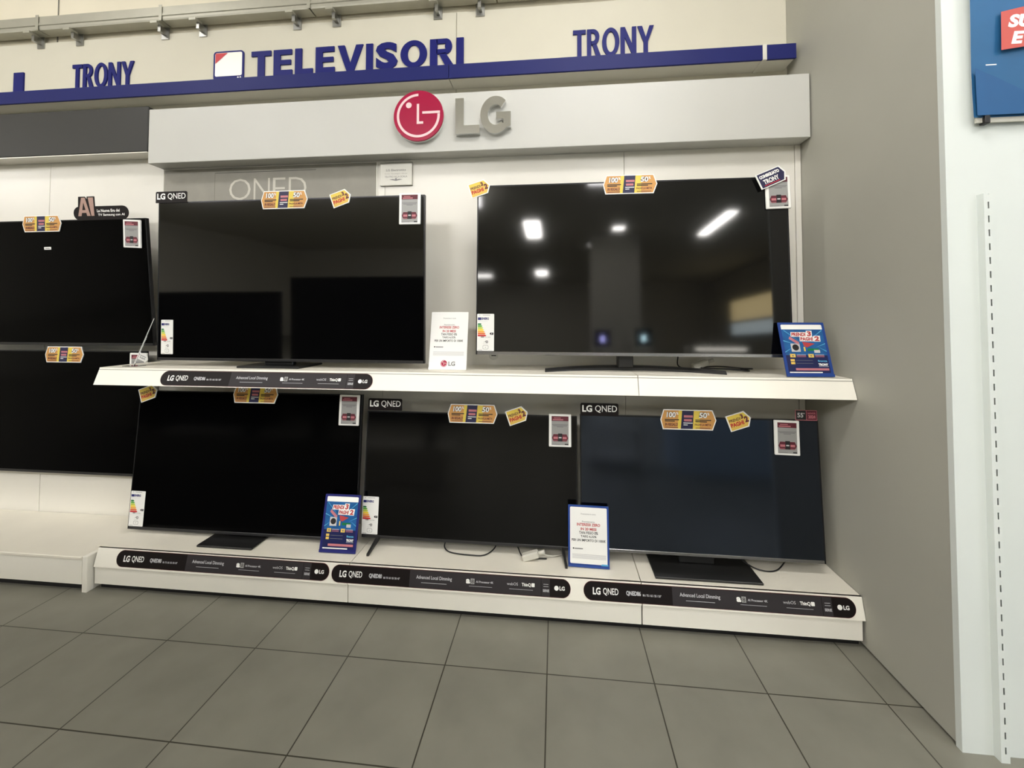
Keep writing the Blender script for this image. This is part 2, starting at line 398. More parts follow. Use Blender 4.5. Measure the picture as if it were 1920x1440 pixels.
# ================================================================ BACK PANELS
bp_ = MB(); bp_.bbox(-.384, .76, .2, 1.190, .79, 2.90, 'panel_white', .0015); bp_.bbox(1.192, .76, .2, 2.706, .79, 2.90, 'panel_white', .0015); bp_.bbox(2.708, .76, .2, 3.685, .79, 2.90, 'panel_white', .0015)
o = bp_.build('display_back_panel', origin=(1.6, .77, .2)); tag(o, 'white back panel rising behind the five free-standing televisions', 'display panel')
o = MB().bbox(3.687, .755, .2, 3.718, .79, 2.90, 'panel_white', .002).build('edge_strip', origin=(3.70, .77, .2)); tag(o, 'thin white edge strip between back panel and grey side wall', 'trim strip')
bp_ = MB(); bp_.bbox(-1.274, .76, .17, -.388, .79, 2.90, 'panel_white', .0015); bp_.bbox(-3.4, .76, .17, -1.277, .79, 2.90, 'panel_white', .0015)
o = bp_.build('display_back_panel', origin=(-1.6, .77, .17)); tag(o, 'glossy white back panel behind the two wall-hung televisions at left', 'display panel')
# QNED backdrop
q = MB(); q.box(-.376, .754, 1.9, 1.135, .76, 2.548, 'stone')
q.box(1.135, .753, 1.9, 1.142, .76, 2.548, 'panel_white')
q.rect(.0, 2.515-.002, .72, 2.515+.001, .7535, 'dark_line'); q.rect(-.003, 1.9, 0, 2.515, .7535, 'seam_grey')
x = .105
for c, wd in (('Q', .155), ('N', .115), ('E', .09), ('D', .125)):
    q.text(c, x, 2.30 if c == 'Q' else 2.325, x+wd, 2.47, .7532, 'stone_text', -.012); x += wd+.022
o = q.build('backdrop_panel', origin=(.38, .757, 1.9)); tag(o, 'grey stone-look backdrop with pale QNED lettering behind upper left television', 'backdrop')
q = MB(); q.bbox(1.163, .745, 2.389, 1.377, .759, 2.541, 'plaque', .002)
q.text('LG Electronics', 1.205, 2.482, 1.335, 2.497, .7445, 'print_grey', .01)
q.text('Partner Tecnologico Ufficiale', 1.195, 2.461, 1.345, 2.468, .7445, 'print_grey')
q.text('TEATRO ALLA SCALA', 1.195, 2.44, 1.345, 2.452, .7445, 'print_grey', .01)
q.flat([(1.225, 2.428), (1.27, 2.418), (1.315, 2.428), (1.29, 2.431), (1.27, 2.426), (1.25, 2.431)], .7445, 'print_grey'); q.flat(circ(1.27, 2.43, .007, 10), .7443, 'print_grey')
o = q.build('metal_plaque', origin=(1.27, .75, 2.389)); tag(o, 'small brushed metal plaque under the white header', 'plaque')

# ================================================================ HEADERS
h = empty('white_header', (1.66, .70, 2.553), 'long white header box with red and silver brand logo', 'header')
MB().bbox(-.392, .642, 2.555, 3.712, .76, 2.918, 'header_white', .003).build('header_box', h)
# red disc logo
Cx, Cz, R = 1.461, 2.767, .157
d = MB(); ring = circ(Cx, Cz, R*.985, 64); d.prism(circ(Cx, Cz, R, 64), .612, .642, 'chrome', True)
k = len(ring)
d.add([(x, .602, z) for x, z in ring]+[(x, .613, z) for x, z in circ(Cx, Cz, R*.999, 64)], [tuple(range(k))]+[(i, (i+1) % k, (i+1) % k+k, i+k) for i in range(k)][::1], 'crimson')
lo = d.build('logo_disc', h, label='crimson disc with chrome rim')
m = MB()
def stroke_arc(m, cx, cz, r, a0, a1, wd, y, mt, n=48):
    pi_ = [(cx+(r-wd/2)*math.cos(a0+(a1-a0)*i/n), cz+(r-wd/2)*math.sin(a0+(a1-a0)*i/n)) for i in range(n+1)]
    po = [(cx+(r+wd/2)*math.cos(a0+(a1-a0)*i/n), cz+(r+wd/2)*math.sin(a0+(a1-a0)*i/n)) for i in range(n+1)]
    m.add([(x, y, z) for x, z in pi_+po], [(i, i+n+1, i+n+2, i+1) for i in range(n)], mt)
def logo_marks(m, cx, cz, R, y, mt):
    wd = R*.095
    stroke_arc(m, cx, cz, R*.81, PI/2, PI*2+.06, wd, y, mt)
    m.rect(cx+.16*R, cz+.06*R, cx+.86*R, cz+.06*R+wd, y-.0002, mt)
    m.rect(cx-.06*R, cz-.33*R, cx-.06*R+wd, cz+.46*R, y, mt); m.rect(cx-.06*R, cz-.33*R, cx+.2*R, cz-.33*R+wd, y-.0004, mt)
    m.flat(circ(cx-.38*R, cz+.42*R, R*.115, 20), y, mt)
logo_marks(m, Cx, Cz, R, .6005, 'pinkwhite'); m.build('logo_marks', lo, label='pale face lines')
m = MB(); x0, x1, z0, z1 = 1.690, 1.838, 2.645, 2.862
m.prism([(x0, z0), (x1, z0), (x1, z0+.05), (x0+.052, z0+.05), (x0+.052, z1), (x0, z1)], .604, .642, 'chrome'); sl = m.build('silver_letter', h)
# G : thick open ring with a bar
m = MB(); cx, cz = 1.934, 2.752
def garc(rx, rz, a0, a1, n=30): return [(cx+rx*math.cos(a0+(a1-a0)*i/n), cz+rz*math.sin(a0+(a1-a0)*i/n)) for i in range(n+1)]
a0, a1 = math.radians(48), math.radians(318)
O_ = garc(.092, .113, a0, a1); I_ = garc(.046, .062, math.radians(44), math.radians(318))
n = len(O_)
vs = [(x, .604, z) for x, z in O_+I_]+[(x, .642, z) for x, z in O_+I_]
fs = [(i, i+1, n+i+1, n+i) for i in range(n-1)]
fs = [f[::-1] for f in fs]
fs += [(i, i+2*n, i+1+2*n, i+1) for i in range(n-1)] + [(n+i, n+i+1, 3*n+i+1, 3*n+i) for i in range(n-1)] + [(0, n, 3*n, 2*n), (n-1, 3*n-1, 4*n-1, 2*n-1)]
m.add(vs, fs, 'chrome')
m.prism([(cx+.048, cz-.085), (cx+.092, cz-.070), (cx+.092, cz+.016), (cx+.004, cz+.016), (cx+.004, cz-.026), (cx+.048, cz-.026)], .6035, .642, 'chrome')
sg = m.build('silver_letter', h)
for q_ in (sl,):
    bv = q_.modifiers.new('bevel', 'BEVEL'); bv.width = .0035; bv.segments = 2; bv.limit_method = 'ANGLE'
o = MB().bbox(-3.4, .642, 2.638, -.398, .76, 2.942, 'black_box', .004)
o.box(-3.39, .646, 2.632, -.402, .756, 2.638, 'panel_white')
o = o.build('black_header', origin=(-1.9, .7, 2.63)); tag(o, 'plain black header box above the wall-hung televisions at far left', 'header')

# ================================================================ SHELF
ZS = 1.245
sh = empty('display_shelf', (1.68, .55, 1.148), 'long white upper shelf with slanted fascia carrying two televisions', 'shelf')
for x0, x1 in ((-.362, 2.703), (2.7062, XR-.003)):
    m = MB(); m.box(x0, .352, 1.233, x1, .755, ZS, 'platform_white'); m.build('shelf_board', sh)
    m = MB(); m.prism_x([(.352, ZS), (.350, 1.236), (.318, 1.148), (.330, 1.148), (.362, 1.232), (.362, ZS)], x0, x1, 'fascia_white'); m.prism_x([(.3485, 1.2345), (.3475, 1.232), (.349, 1.232)], x0, x1, 'seam_grey')
    m.build('shelf_fascia', sh)
MB().box(-.35, .34, 1.15, XR-.01, .755, 1.17, 'platform_white').build('shelf_underside', sh)
for x in (-.352, 1.2, 2.7, 3.69): MB().box(x, .365, 1.17, x+.012, .755, 1.233, 'platform_white').build('shelf_rib', sh)

# ================================================================ BASE PLINTH
ZB = .23
bs = empty('display_plinth', (1.68, .53, 0), 'long white base plinth with slanted fascia carrying three televisions', 'plinth')
for x0, x1 in ((-.296, 1.1975), (1.2012, 2.706), (2.7105, XR-.003)):
    m = MB(); m.box(x0, .319, .215, x1, .755, ZB, 'platform_white'); m.build('plinth_top', bs)
    m = MB(); m.prism_x([(.319, ZB), (.294, .134), (.304, .134), (.329, .215), (.329, ZB)], x0, x1, 'fascia_white'); m.build('plinth_fascia', bs)
    m = MB(); m.box(x0+.0005, .302, .038, x1-(.0005 if x1 < 3 else .01), .315, .134, 'kick_white'); m.build('kick_panel', bs)
MB().box(-.29, .335, 0, XR-.01, .345, .215, 'black').build('gap_shade_board', bs, label='added black board standing in for shade under the kick panel')  # added black sheet, makes the gap under the kick panel read as shade
for x in (-.27, 1.2, 2.7, 3.6): MB().box(x, .40, 0, x+.03, .74, .215, 'platform_white').build('plinth_support', bs)
pl = MB(); pl.bbox(-.345, .275, 0, -.315, .755, .198, 'kick_white', .002).build('side_panel', bs)
lp = empty('low_plinth', (-1.6, .5, 0), 'lower white base plinth at left below the wall-hung televisions', 'plinth')
MB().bbox(-3.4, .27, .180, -.347, .755, .197, 'platform_white', .003).build('plinth_top', lp)
MB().box(-3.4, .275, .045, -.347, .29, .18, 'kick_white').build('kick_panel', lp)
MB().box(-3.4, .31, 0, -.347, .32, .18, 'black').build('gap_shade_board', lp, label='added black board standing in for shade under the kick panel')  # same added black sheet, darkens the gap below the low plinth
for x in (-3.2, -1.8, -.45): MB().box(x, .4, 0, x+.03, .74, .18, 'platform_white').build('plinth_support', lp)

# ================================================================ TELEVISIONS
TVF = {}
def tvmat(x0, y0, z0, tilt, yw):
    return Matrix.Translation((x0, y0, z0)) @ Matrix.Rotation(math.radians(yw), 4, 'Z') @ Matrix.Rotation(-math.radians(tilt), 4, 'X')
def television(key, x0, y0, z0, tilt, yw, W, H, zb, label, scr='screen', chin='chin', stand=None, group=None, chin_h=.016):
    M = tvmat(x0, y0, z0, tilt, yw); TVF[key] = M
    c = M @ Vector((W/2, .02, 0))
    r = empty('television', (c.x, c.y, zb), label, 'television', group)
    m = MB(M); m.box(.007, 0.0, chin_h, W-.007, .004, H-.007, scr); s = m.build('screen', r)
    m = MB(M)   # thin frame
    m.bbox(0, -.001, 0, .007, .022, H, 'bezel', .001); m.bbox(W-.007, -.001, 0, W, .022, H, 'bezel', .001); m.box(.007, -.001, H-.007, W-.007, .022, H, 'bezel')
    m.box(.007, .004, .01, W-.007, .022, H-.007, 'bezel'); m.build('bezel', r)
    m = MB(M); m.bbox(.007, -.003, 0, W-.007, .022, chin_h, chin, .002); m.build('lower_trim', r, label='metallic strip below the screen')
    m = MB(M); a, b = .10*W, .9*W
    P = [(.01, .022, .015), (W-.01, .022, .015), (W-.01, .022, H-.02), (.01, .022, H-.02), (a, .05, .06*H), (b, .05, .06*H), (b, .05, .62*H), (a, .05, .62*H)]
    m.add(P, [(0, 1, 5, 4), (1, 2, 6, 5), (2, 3, 7, 6), (3, 0, 4, 7), (4, 5, 6, 7), (3, 2, 1, 0)], 'black'); m.build('back_cover', r)
    if stand: stand(r, M, W, zb)
    return r
def plate_stand(x0, y0, x1, y1, nx, ny0, h):
    def f(r, M, W, zb):
        m = MB(); m.bbox(x0, y0, zb, x1, y1, zb+.012, 'stand_black', .003); s = m.build('stand_plate', r)
        m = MB(); m.bbox(nx-.09, ny0, zb+.012, nx+.09, ny0+.035, zb+h, 'stand_black', .004); m.build('stand_neck', r)
    return f
def arc_stand(r, M, W, zb):
    # crescent foot: tips forward, centre pushed back and lifted a little
    m = MB(); n = 28; vs = []
    for i in range(n+1):
        t = -1+2*i/n; x = 2.700+.468*t; y = .60-.150*t*t; top = zb+.026-.008*t*t; wd = .05-.012*abs(t)
        vs += [(x, y-wd*.5, zb), (x, y-wd*.5, top-.012), (x, y-wd*.2, top), (x, y+wd*.5, top), (x, y+wd*.5, zb)]
    fs = [tuple(range(5)), tuple(range(n*5+4, n*5-1, -1))]
    for i in range(n):
        for k in range(5): fs.append((i*5+k, (i+1)*5+k, (i+1)*5+(k+1) % 5, i*5+(k+1) % 5))
    m.add(vs, fs, 'stand_black'); m.build('stand_foot', r)
    m = MB(); m.bbox(2.632, .515, zb+.022, 2.712, .60, zb+.11, 'stand_black', .004); m.build('stand_neck', r)
def leg_stand(r, M, W, zb):
    for sx, x in ((-1, 1.285), (1, 2.322)):
        for fy, dx in ((.395, sx*.022), (.66, sx*.022)):
            a = Vector((x, .515, zb+.062)); b = Vector((x+dx, fy, zb+.0068)); m = MB()
            vs = []
            for p, w1, w2 in ((a, .009, .012), (b, .006, .006)):
                vs += [(p.x-w1, p.y, p.z-w2), (p.x+w1, p.y, p.z-w2), (p.x+w1, p.y, p.z+w2), (p.x-w1, p.y, p.z+w2)]
            f_ = [(0, 1, 2, 3), (7, 6, 5, 4), (0, 4, 5, 1), (1, 5, 6, 2), (2, 6, 7, 3), (3, 7, 4, 0)]
            if fy > .5: f_ = [q[::-1] for q in f_]
            m.add(vs, f_, 'stand_black'); m.build('leg', r)
        MB().box(x-.03, .50, zb+.058, x+.03, .54, zb+.072, 'stand_black').build('leg_mount', r)

television('A', -.105, .462, 1.280, -1., 0, 1.66, .955, ZS, 'large television on the left half of the upper shelf', 'screen', 'chin_dark', plate_stand(.456, .405, .838, .66, .66, .49, .12))
television('B', 1.848, .461, 1.334, 1.77, 0, 1.66, .955, ZS, 'large television on crescent stand on the right half of upper shelf', 'screen_soft', 'chin', arc_stand, chin_h=.018)
television('C', -.300, .489, .253, 4.17, .3, 1.45, .83, ZB, 'television on square foot at the left of the base plinth', 'screen_matt', 'chin_dark', plate_stand(.254, .379, .592, .64, .425, .52, .12))
television('D', 1.182, .497, .280, 5.0, -.4, 1.225, .71, ZB, 'television on splayed legs in the middle of the base plinth', 'screen_mid', 'chin_dark', leg_stand)
television('E', 2.422, .472, .292, 3.82, 0, 1.23, .715, ZB, 'television on wide black foot at right of the base plinth', 'screen_blue', 'chin', plate_stand(2.785, .355, 3.300, .61, 3.03, .50, .14))
def wall_mount(y):
    def f(r, M, W, zb):
        c = M @ Vector((W/2, .05, .4)); MB().box(c.x-.25, c.y-.02, c.z-.2, c.x+.25, .76, c.z+.2, 'black').build('wall_mount', r)
    return f
television('S', -.315-1.45, .65, 1.353, -5.8, 0, 1.45, .825, 1.353, 'upper wall-hung television at far left, tilted forward', 'screen_matt', 'chin_dark', wall_mount(0))
television('T', -.385-1.45, .66, .50, 0, 0, 1.45, .815, .50, 'lower wall-hung television at far left', 'screen_matt', 'chin_dark', wall_mount(0))

# ================================================================ CARDS ON THE TELEVISIONS
_cards = {}
def place(name, maker, M, u, v, label, cat, group, roll=0, off=.006, yoff=0):
    if name not in _cards:
        b = MB(); maker(b); _cards[name] = b.mesh(name, Vector((0, 0, 0)))
    o = bpy.data.objects.new(name, _cards[name]); COL.objects.link(o)
    o.matrix_world = M @ Matrix.Translation((u, -off+yoff, v)) @ Matrix.Rotation(-math.radians(roll), 4, 'Y')
    return tag(o, label, cat, group)
def poly_in(pts, k):      # shrink an outline toward its centre by k metres
    cx = sum(p[0] for p in pts)/len(pts); cz = sum(p[1] for p in pts)/len(pts); out = []
    for x, z in pts:
        d = math.hypot(x-cx, z-cz); out.append((cx+(x-cx)*(1-k/d), cz+(z-cz)*(1-k/d)))
    return out
def promo(b):             # 0.29 x 0.106 hexagonal voucher card, centre at origin
    hexo = [(-.133, -.053), (.125, -.053), (.145, 0), (.127, .053), (-.127, .053), (-.145, -.002)]
    b.prism(hexo, 0, .004, 'white')
    b.flat([(-.129, -.048), (-.030, -.048), (-.030, .048), (-.124, .048), (-.140, -.002)], -.0004, 'orange')
    b.flat([(.030, -.048), (.121, -.048), (.140, 0), (.123, .048), (.030, .048)], -.0004, 'orange')
    b.flat([(-.056, -.048), (-.036, -.048), (-.030, .048), (-.048, .048)], -.0007, 'yellow'); b.flat([(.022, -.048), (.058, -.048), (.062, .048), (.030, .048)], -.0007, 'yellow')
    b.flat([(-.040, -.048), (.022, -.048), (.030, .048), (-.030, .048)], -.0010, 'navy')
    for t, x0, x1 in (('100', -.113, -.066), ('50', .056, .096)):
        b.text(t, x0-.001, .010, x1+.001, .041, -.0012, 'print_black', .09, slant=.1); b.text(t, x0, .011, x1, .040, -.0015, 'white', .03, slant=.1)
    b.text('%', -.062, .026, -.050, .040, -.0015, 'white', .02); b.text('%', .099, .026, .110, .040, -.0015, 'white', .02)
    for x0, x1 in ((-.122, -.048), (.036, .118)):
        b.rect(x0, -.003, x1, .002, -.0013, 'print_black'); b.rect(x0, -.011, x1-.022, -.006, -.0013, 'print_black'); b.rect(x0, -.043, x1-.006, -.040, -.0013, 'maroon')
    b.text('IN REGALO', -.122, -.034, -.056, -.018, -.0014, 'maroon', .03, slant=.12); b.text('PAGHI LA META', .032, -.030, .116, -.019, -.0014, 'maroon', .02, slant=.12)
    b.rect(-.022, .012, .024, .024, -.0013, 'pink'); b.rect(-.022, -.008, .018, .004, -.0013, 'pink'); b.rect(-.026, -.019, .022, -.015, -.0013, 'white'); b.rect(-.026, -.029, -.004, -.025, -.0013, 'white')
def prendi(b):            # arrow ended tag
    o_ = [(-.060, -.043), (.038, -.043), (.062, -.002), (.038, .041), (-.060, .041)]
    b.prism(o_, 0, .004, 'white'); b.flat(poly_in(o_, .007), -.0004, 'lemon')
    b.flat([(-.053, .006), (.044, .006), (.034, .034), (-.053, .034)], -.0006, 'yellow')
    b.text('PRENDI', -.050, .003, .008, .018, -.0009, 'maroon', .03); b.text('3', .012, .006, .026, .030, -.0009, 'maroon', .06)
    b.text('PAGHI', -.050, -.024, .020, -.002, -.0009, 'red', .045); b.text('2', .027, -.018, .047, .014, -.0009, 'maroon', .06)
def price(b):             # electronic shelf price card 0.124 x 0.178
    b.bbox(-.062, 0, -.089, .062, .012, .089, 'white', .003)
    b.rect(-.047, -.079, .047, .078, -.0004, 'eink')
    b.rect(-.047, .052, .047, .078, -.0007, 'maroon'); b.rect(-.034, .066, .004, .070, -.0009, 'pink'); b.rect(-.040, .056, .018, .062, -.0009, 'pink')
    for z, x in ((.030, .044), (.024, .038), (.018, .018)): b.rect(-x, z, x, z+.003, -.0007, 'print_grey')
    hx = [(-.036, -.059), (.036, -.059), (.045, -.040), (.036, -.020), (-.036, -.020), (-.045, -.040)]
    b.flat(hx, -.0007, 'maroon'); b.rect(-.036, -.046, -.012, -.034, -.0009, 'pink'); b.rect(.014, -.046, .036, -.034, -.0009, 'pink'); b.rect(-.011, -.059, .012, -.016, -.0009, 'print_black'); b.rect(-.007, -.042, .008, -.035, -.0011, 'lightgrey')
    b.rect(-.040, -.056, -.014, -.054, -.0009, 'pink'); b.rect(.014, -.056, .038, -.054, -.0009, 'pink')
    b.rect(-.045, -.076, .0, -.074, -.0007, 'print_grey'); b.rect(.026, -.077, .045, -.071, -.0007, 'print_black')
def topper(b):            # 0.206 x 0.066 brand card, origin at its lower left
    b.prism(rrect(0, 0, .206, .068, .009, corners=(0, 0, 1, 1)), 0, .004, 'strip_black')
    b.text('LG', .010, .020, .064, .057, -.0006, 'white', .035)
    b.text('QNED', .080, .016, .198, .057, -.0006, 'white', .005)
def energy(b):            # 0.096 x 0.204 energy label, origin lower left
    b.prism(rrect(0, 0, .096, .206, .004), 0, .0006, 'paper')
    b.text('A', .012, .196, .018, .202, -.0004, 'print_grey'); b.rect(.032, .198, .074, .200, -.0004, 'print_grey')
    b.rect(.004, .172, .024, .186, -.0004, 'frame_navy'); b.text('ENERG', .026, .173, .066, .186, -.0004, 'frame_navy', .05)
    b.rect(.004, .164, .06, .165, -.0004, 'lightgrey')
    for i, g in enumerate(('g1', 'g2', 'g3', 'g4', 'g5', 'g6', 'g7')):
        z = .152-i*.0105; x = .020+i*.0045
        b.flat([(.004, z-.008), (x, z-.008), (x+.006, z-.0035), (x, z+.001), (.004, z+.001)], -.0004, g)
    b.flat([(.070, .096), (.077, .090), (.092, .090), (.092, .102), (.077, .102)], -.0004, 'print_black'); b.text('F', .081, .092, .086, .1, -.0007, 'white')
    b.rect(.004, .088, .092, .0885, -.0004, 'lightgrey'); b.text('104', .022, .074, .04, .081, -.0004, 'print_black', .05); b.text('kWh/1000h', .044, .074, .076, .079, -.0004, 'print_grey')
    b.rect(.004, .066, .092, .0665, -.0004, 'lightgrey')
    b.flat([(.036, .047), (.052, .052), (.052, .057)], -.0004, 'print_grey'); b.rect(.050, .044, .062, .057, -.0004, 'print_black'); b.rect(.053, .047, .059, .054, -.0006, 'paper'); b.rect(.034, .038, .06, .040, -.0004, 'lightgrey')
    b.flat(rrect(.033, .010, .064, .031, .006), -.0004, 'print_grey'); b.flat(rrect(.0345, .0115, .0625, .0295, .005), -.0006, 'paper'); b.rect(.044, .019, .052, .021, -.0008, 'print_grey')
    b.rect(.006, .004, .03, .006, -.0004, 'print_grey'); b.rect(.066, .004, .088, .005, -.0004, 'lightgrey')

PN, GN = 'promotion card', 'orange and yellow hexagonal vouchers on televisions'
promos = {'A': (.815, .948, 'orange hexagonal voucher at top middle of the upper left television'),
          'B': (.847, .936, 'orange hexagonal voucher at top middle of crescent-stand television'),
          'C': (.776, .820, 'shaded hexagonal voucher partly hidden under the shelf, on lower left television'),
          'D': (.631, .709, 'orange hexagonal voucher on the television with splayed legs'),
          'E': (.575, .701, 'orange hexagonal voucher on the lower right television, brightest of the bottom row'),
          'S': (.698, .804, 'orange hexagonal voucher on the upper wall-hung television at far left'),
          'T': (.852, .789, 'orange hexagonal voucher on the lower wall-hung television at far left')}
for k, (u, v, lb) in promos.items(): place('voucher_card', promo, TVF[k], u, v, lb, PN, GN)
pre = {'A': (1.163, .949, 'small yellow arrow tag at top of the upper left television', 19), 'B': (.013, .940, 'small yellow arrow tag on top left corner of crescent-stand television', 18),
       'C': (.060, .815, 'small shaded yellow arrow tag hanging below the shelf, leftmost in bottom row', 20), 'D': (.890, .707, 'small yellow arrow tag on television with splayed legs', 20), 'E': (.836, .703, 'small yellow arrow tag on the lower right television', 19)}
for k, (u, v, lb, ro) in pre.items(): place('arrow_tag', prendi, TVF[k], u, v, lb, 'promotion tag', 'yellow PRENDI 3 PAGHI 2 tags', ro)
pr = {'A': (1.576, .874, 'white framed price card at right end of the upper left television', -.5), 'B': (1.605, .868, 'white framed price card below dark recommendation tag on crescent-stand television', .8),
      'C': (1.378, .740, 'white framed price card on the lower left television beside dividing gap', 0), 'D': (1.131, .632, 'white framed price card at right end of splayed-leg television', 0),
      'E': (1.067, .623, 'white framed price card on the lower right television near grey wall', -1), 'S': (1.358, .725, 'white framed price card on upper wall-hung television at far left', -3),
      'T': (1.410, .716, 'white framed price card half hidden behind the end of the shelf', 0)}
for k, (u, v, lb, ro) in pr.items(): place('price_card', price, TVF[k], u, v, lb, 'price card', 'white framed electronic price cards', ro, off=.016)
tp = {'A': (-.014, .950, 'black brand card on top left corner of the upper left television'), 'D': (.004, .715, 'black brand card on top left corner of the splayed-leg television'), 'E': (.003, .710, 'black brand card on top left corner of the lower right television')}
for k, (u, v, lb) in tp.items(): place('brand_card', topper, TVF[k], u, v, lb, 'brand card', 'black brand cards on television corners')
en = {'A': (.028, .037, 'white energy label at bottom left of the upper left television', 0), 'B': (.006, .020, 'white energy label at bottom left of crescent-stand television', 0),
      'C': (.006, .018, 'white energy label at bottom left of the lower left television', 0), 'D': (-.002, .020, 'white energy label beside the dark blue card stand, on splayed-leg television', 0)}
for k, (u, v, lb, ro) in en.items():
    o = place('energy_label', energy, TVF[k], u, v, lb, 'energy label', 'energy labels on television corners', ro, off=.003)
    if k == 'A': o.scale = (.82, 1, 1)
def size_card(b):
    b.prism(rrect(0, 0, .106, .053, .002), 0, .003, 'pink'); b.rect(.002, .003, .052, .051, -.0004, 'print_black'); b.rect(.054, .003, .104, .051, -.0004, 'maroon')
    b.text('55', .009, .015, .038, .039, -.0008, 'lightgrey', .03); b.rect(.040, .033, .044, .039, -.0008, 'lightgrey')
    b.text('NOVITÀ', .060, .033, .098, .043, -.0008, 'pink', .03); b.text('2024', .062, .011, .097, .028, -.0008, 'pink', .05)
place('size_card', size_card, TVF['E'], 1.118, .713, 'small black and red 55 inch card on top right corner of lower right television', 'size card', None)
def recommend(b):
    o_ = [(-.074, -.042), (.056, -.042), (.074, 0), (.056, .042), (-.074, .042)]
    b.prism(o_, 0, .004, 'white'); b.flat(poly_in(o_, .008), -.0004, 'navy')
    b.text('CONSIGLIATO', -.060, .010, .046, .028, -.0008, 'white', .07); b.text('TRONY', -.050, -.024, .032, .002, -.0008, 'white', .04); b.rect(-.052, -.032, .030, -.028, -.0008, 'red')
place('recommendation_tag', recommend, TVF['B'], 1.572, .946, 'dark blue arrow tag with white border at top right of crescent-stand television', 'promotion tag', None, 23, off=.024)
def small_white(b):
    o_ = [(-.034, -.022), (.022, -.022), (.036, 0), (.022, .022), (-.034, .022)]
    b.prism(o_, 0, .003, 'paper'); b.rect(-.028, .006, .018, .010, -.0006, 'print_grey'); b.text('PUNTI', -.024, -.012, .016, 0, -.0006, 'print_grey', .03)
place('paper_tag', small_white, TVF['T'], 1.455, .776, 'tiny white arrow tag overlapping half hidden price card', 'tag', None, -22, off=.022)
def ai_card(b):
    b.prism(rrect(0, 0, .395, .087, .043, n=10), 0, .004, 'strip_black')
    b.prism([(.030, .02), (.062, .02), (.128, .02), (.156, .02), (.156, .150), (.104, .150), (.101, .128), (.088, .150), (.042, .150)], -.0004, .004, 'strip_black')
    A = [(.034, .026), (.060, .026), (.065, .048), (.092, .048), (.098, .026), (.122, .026), (.092, .143), (.062, .143)]
    b.flat([(.034, .026), (.058, .026), (.084, .143), (.064, .143)], -.001, 'copper'); b.flat([(.124, .026), (.100, .026), (.070, .143), (.090, .143)], -.0012, 'copper'); b.rect(.058, .046, .1, .064, -.0014, 'copper')
    b.flat([(.130, .026), (.152, .026), (.150, .143), (.112, .143)], -.001, 'copper')
    b.text('La Nuova Era dei', .172, .048, .335, .067, -.0008, 'white', .025); b.text('TV Samsung con AI', .178, .020, .368, .039, -.0008, 'white', .025)
place('slogan_card', ai_card, TVF['S'], .940, .820, 'black pill-shaped card with large bronze AI letters on top of television', 'promotion card', None)
def sticker(b): b.prism(rrect(-.026, -.009, .026, .009, .002), 0, .0008, 'paper'); b.rect(-.016, -.002, .016, .002, -.0004, 'print_grey')
place('paper_sticker', sticker, TVF['S'], .722, .643, 'tiny white sticker on the screen below a hexagonal voucher', 'sticker', None, off=.002)

# ================================================================ LABEL STRIPS ON THE FASCIAS
def strip_card(model, sizes):
    def f(b):
        W, H = 1.256, .084
        b.prism(rrect(0, 0, W, H, H/2-.0005, n=10), 0, .002, 'strip_edge'); b.flat(rrect(.0018, .0018, W-.0018, H-.0018, H/2-.0025, n=10), -.0003, 'strip_black')
        b.rect(.34*W, .003, .918*W, H-.003, -.0005, 'strip_grey'); b.rect(.882*W, .003, .884*W, H-.003, -.0006, 'strip_black')
        z = H/2
        b.text('LG', .036*W, z-.016, .066*W, z+.016, -.0008, 'white', .035); b.text('QNED', .076*W, z-.018, .135*W, z+.016, -.0008, 'white', .01)
        b.text(model, .165*W, z-.013, .221*W, z+.010, -.0008, 'silver_print', .04); b.text(sizes, .228*W, z-.010, .298*W, z+.0, -.0008, 'silver_print', .03)
        b.text('Advanced Local Dimming', .368*W, z-.004, .518*W, z+.017, -.0008, 'silver_print', .015); b.rect(.39*W, z-.017, .497*W, z-.015, -.0008, 'silver_print')
        b.text('a', .577*W, z-.006, .594*W, z+.015, -.0008, 'white', .05); b.rect(.596*W, z-.007, .612*W, z+.018, -.0008, 'eink'); b.text('8', .599*W, z-.003, .609*W, z+.014, -.001, 'strip_grey')
        b.text('AI Processor 4K', .618*W, z, .69*W, z+.010, -.0008, 'silver_print', .02); b.rect(.59*W, z-.017, .685*W, z-.0155, -.0008, 'silver_print')
        b.text('webOS', .745*W, z, .79*W, z+.013, -.0008, 'silver_print', 0); b.rect(.798*W, z-.002, .7985*W, z+.014, -.0008, 'print_grey'); b.text('ThinQ', .805*W, z-.004, .842*W, z+.014, -.0008, 'white', .03); b.flat(rrect(.844*W, z-.002, .857*W, z+.015, .003), -.0008, 'white')
        b.rect(.755*W, z-.017, .85*W, z-.0155, -.0008, 'silver_print')
        for dz in (.014, .004): b.rect(.892*W, z+dz-.001, .912*W, z+dz+.001, -.0008, 'silver_print')
        b.text('SERIE', .890*W, z-.020, .915*W, z-.008, -.0008, 'silver_print', .03)
        b.flat(circ(.944*W, z, .011, 20), -.0008, 'white'); b.text('LG', .956*W, z-.009, .977*W, z+.009, -.0008, 'white', .035)
    return f
def strip(name_key, x0, model, sizes, M, v, label):
    b = MB(); strip_card(model, sizes)(b); me = b.mesh('label_strip', Vector((0, 0, 0)))
    o = bpy.data.objects.new('label_strip', me); COL.objects.link(o); o.matrix_world = M @ Matrix.Translation((0, -.0025, v))
    tag(o, label, 'label strip', 'black pill-shaped strips on the shelf fronts')
def fascia_M(x, y0, z0, y1, z1):   # lower edge to upper edge
    a = math.atan2(y1-y0, z1-z0); return Matrix.Translation((x, y0, z0)) @ Matrix.Rotation(-a, 4, 'X')
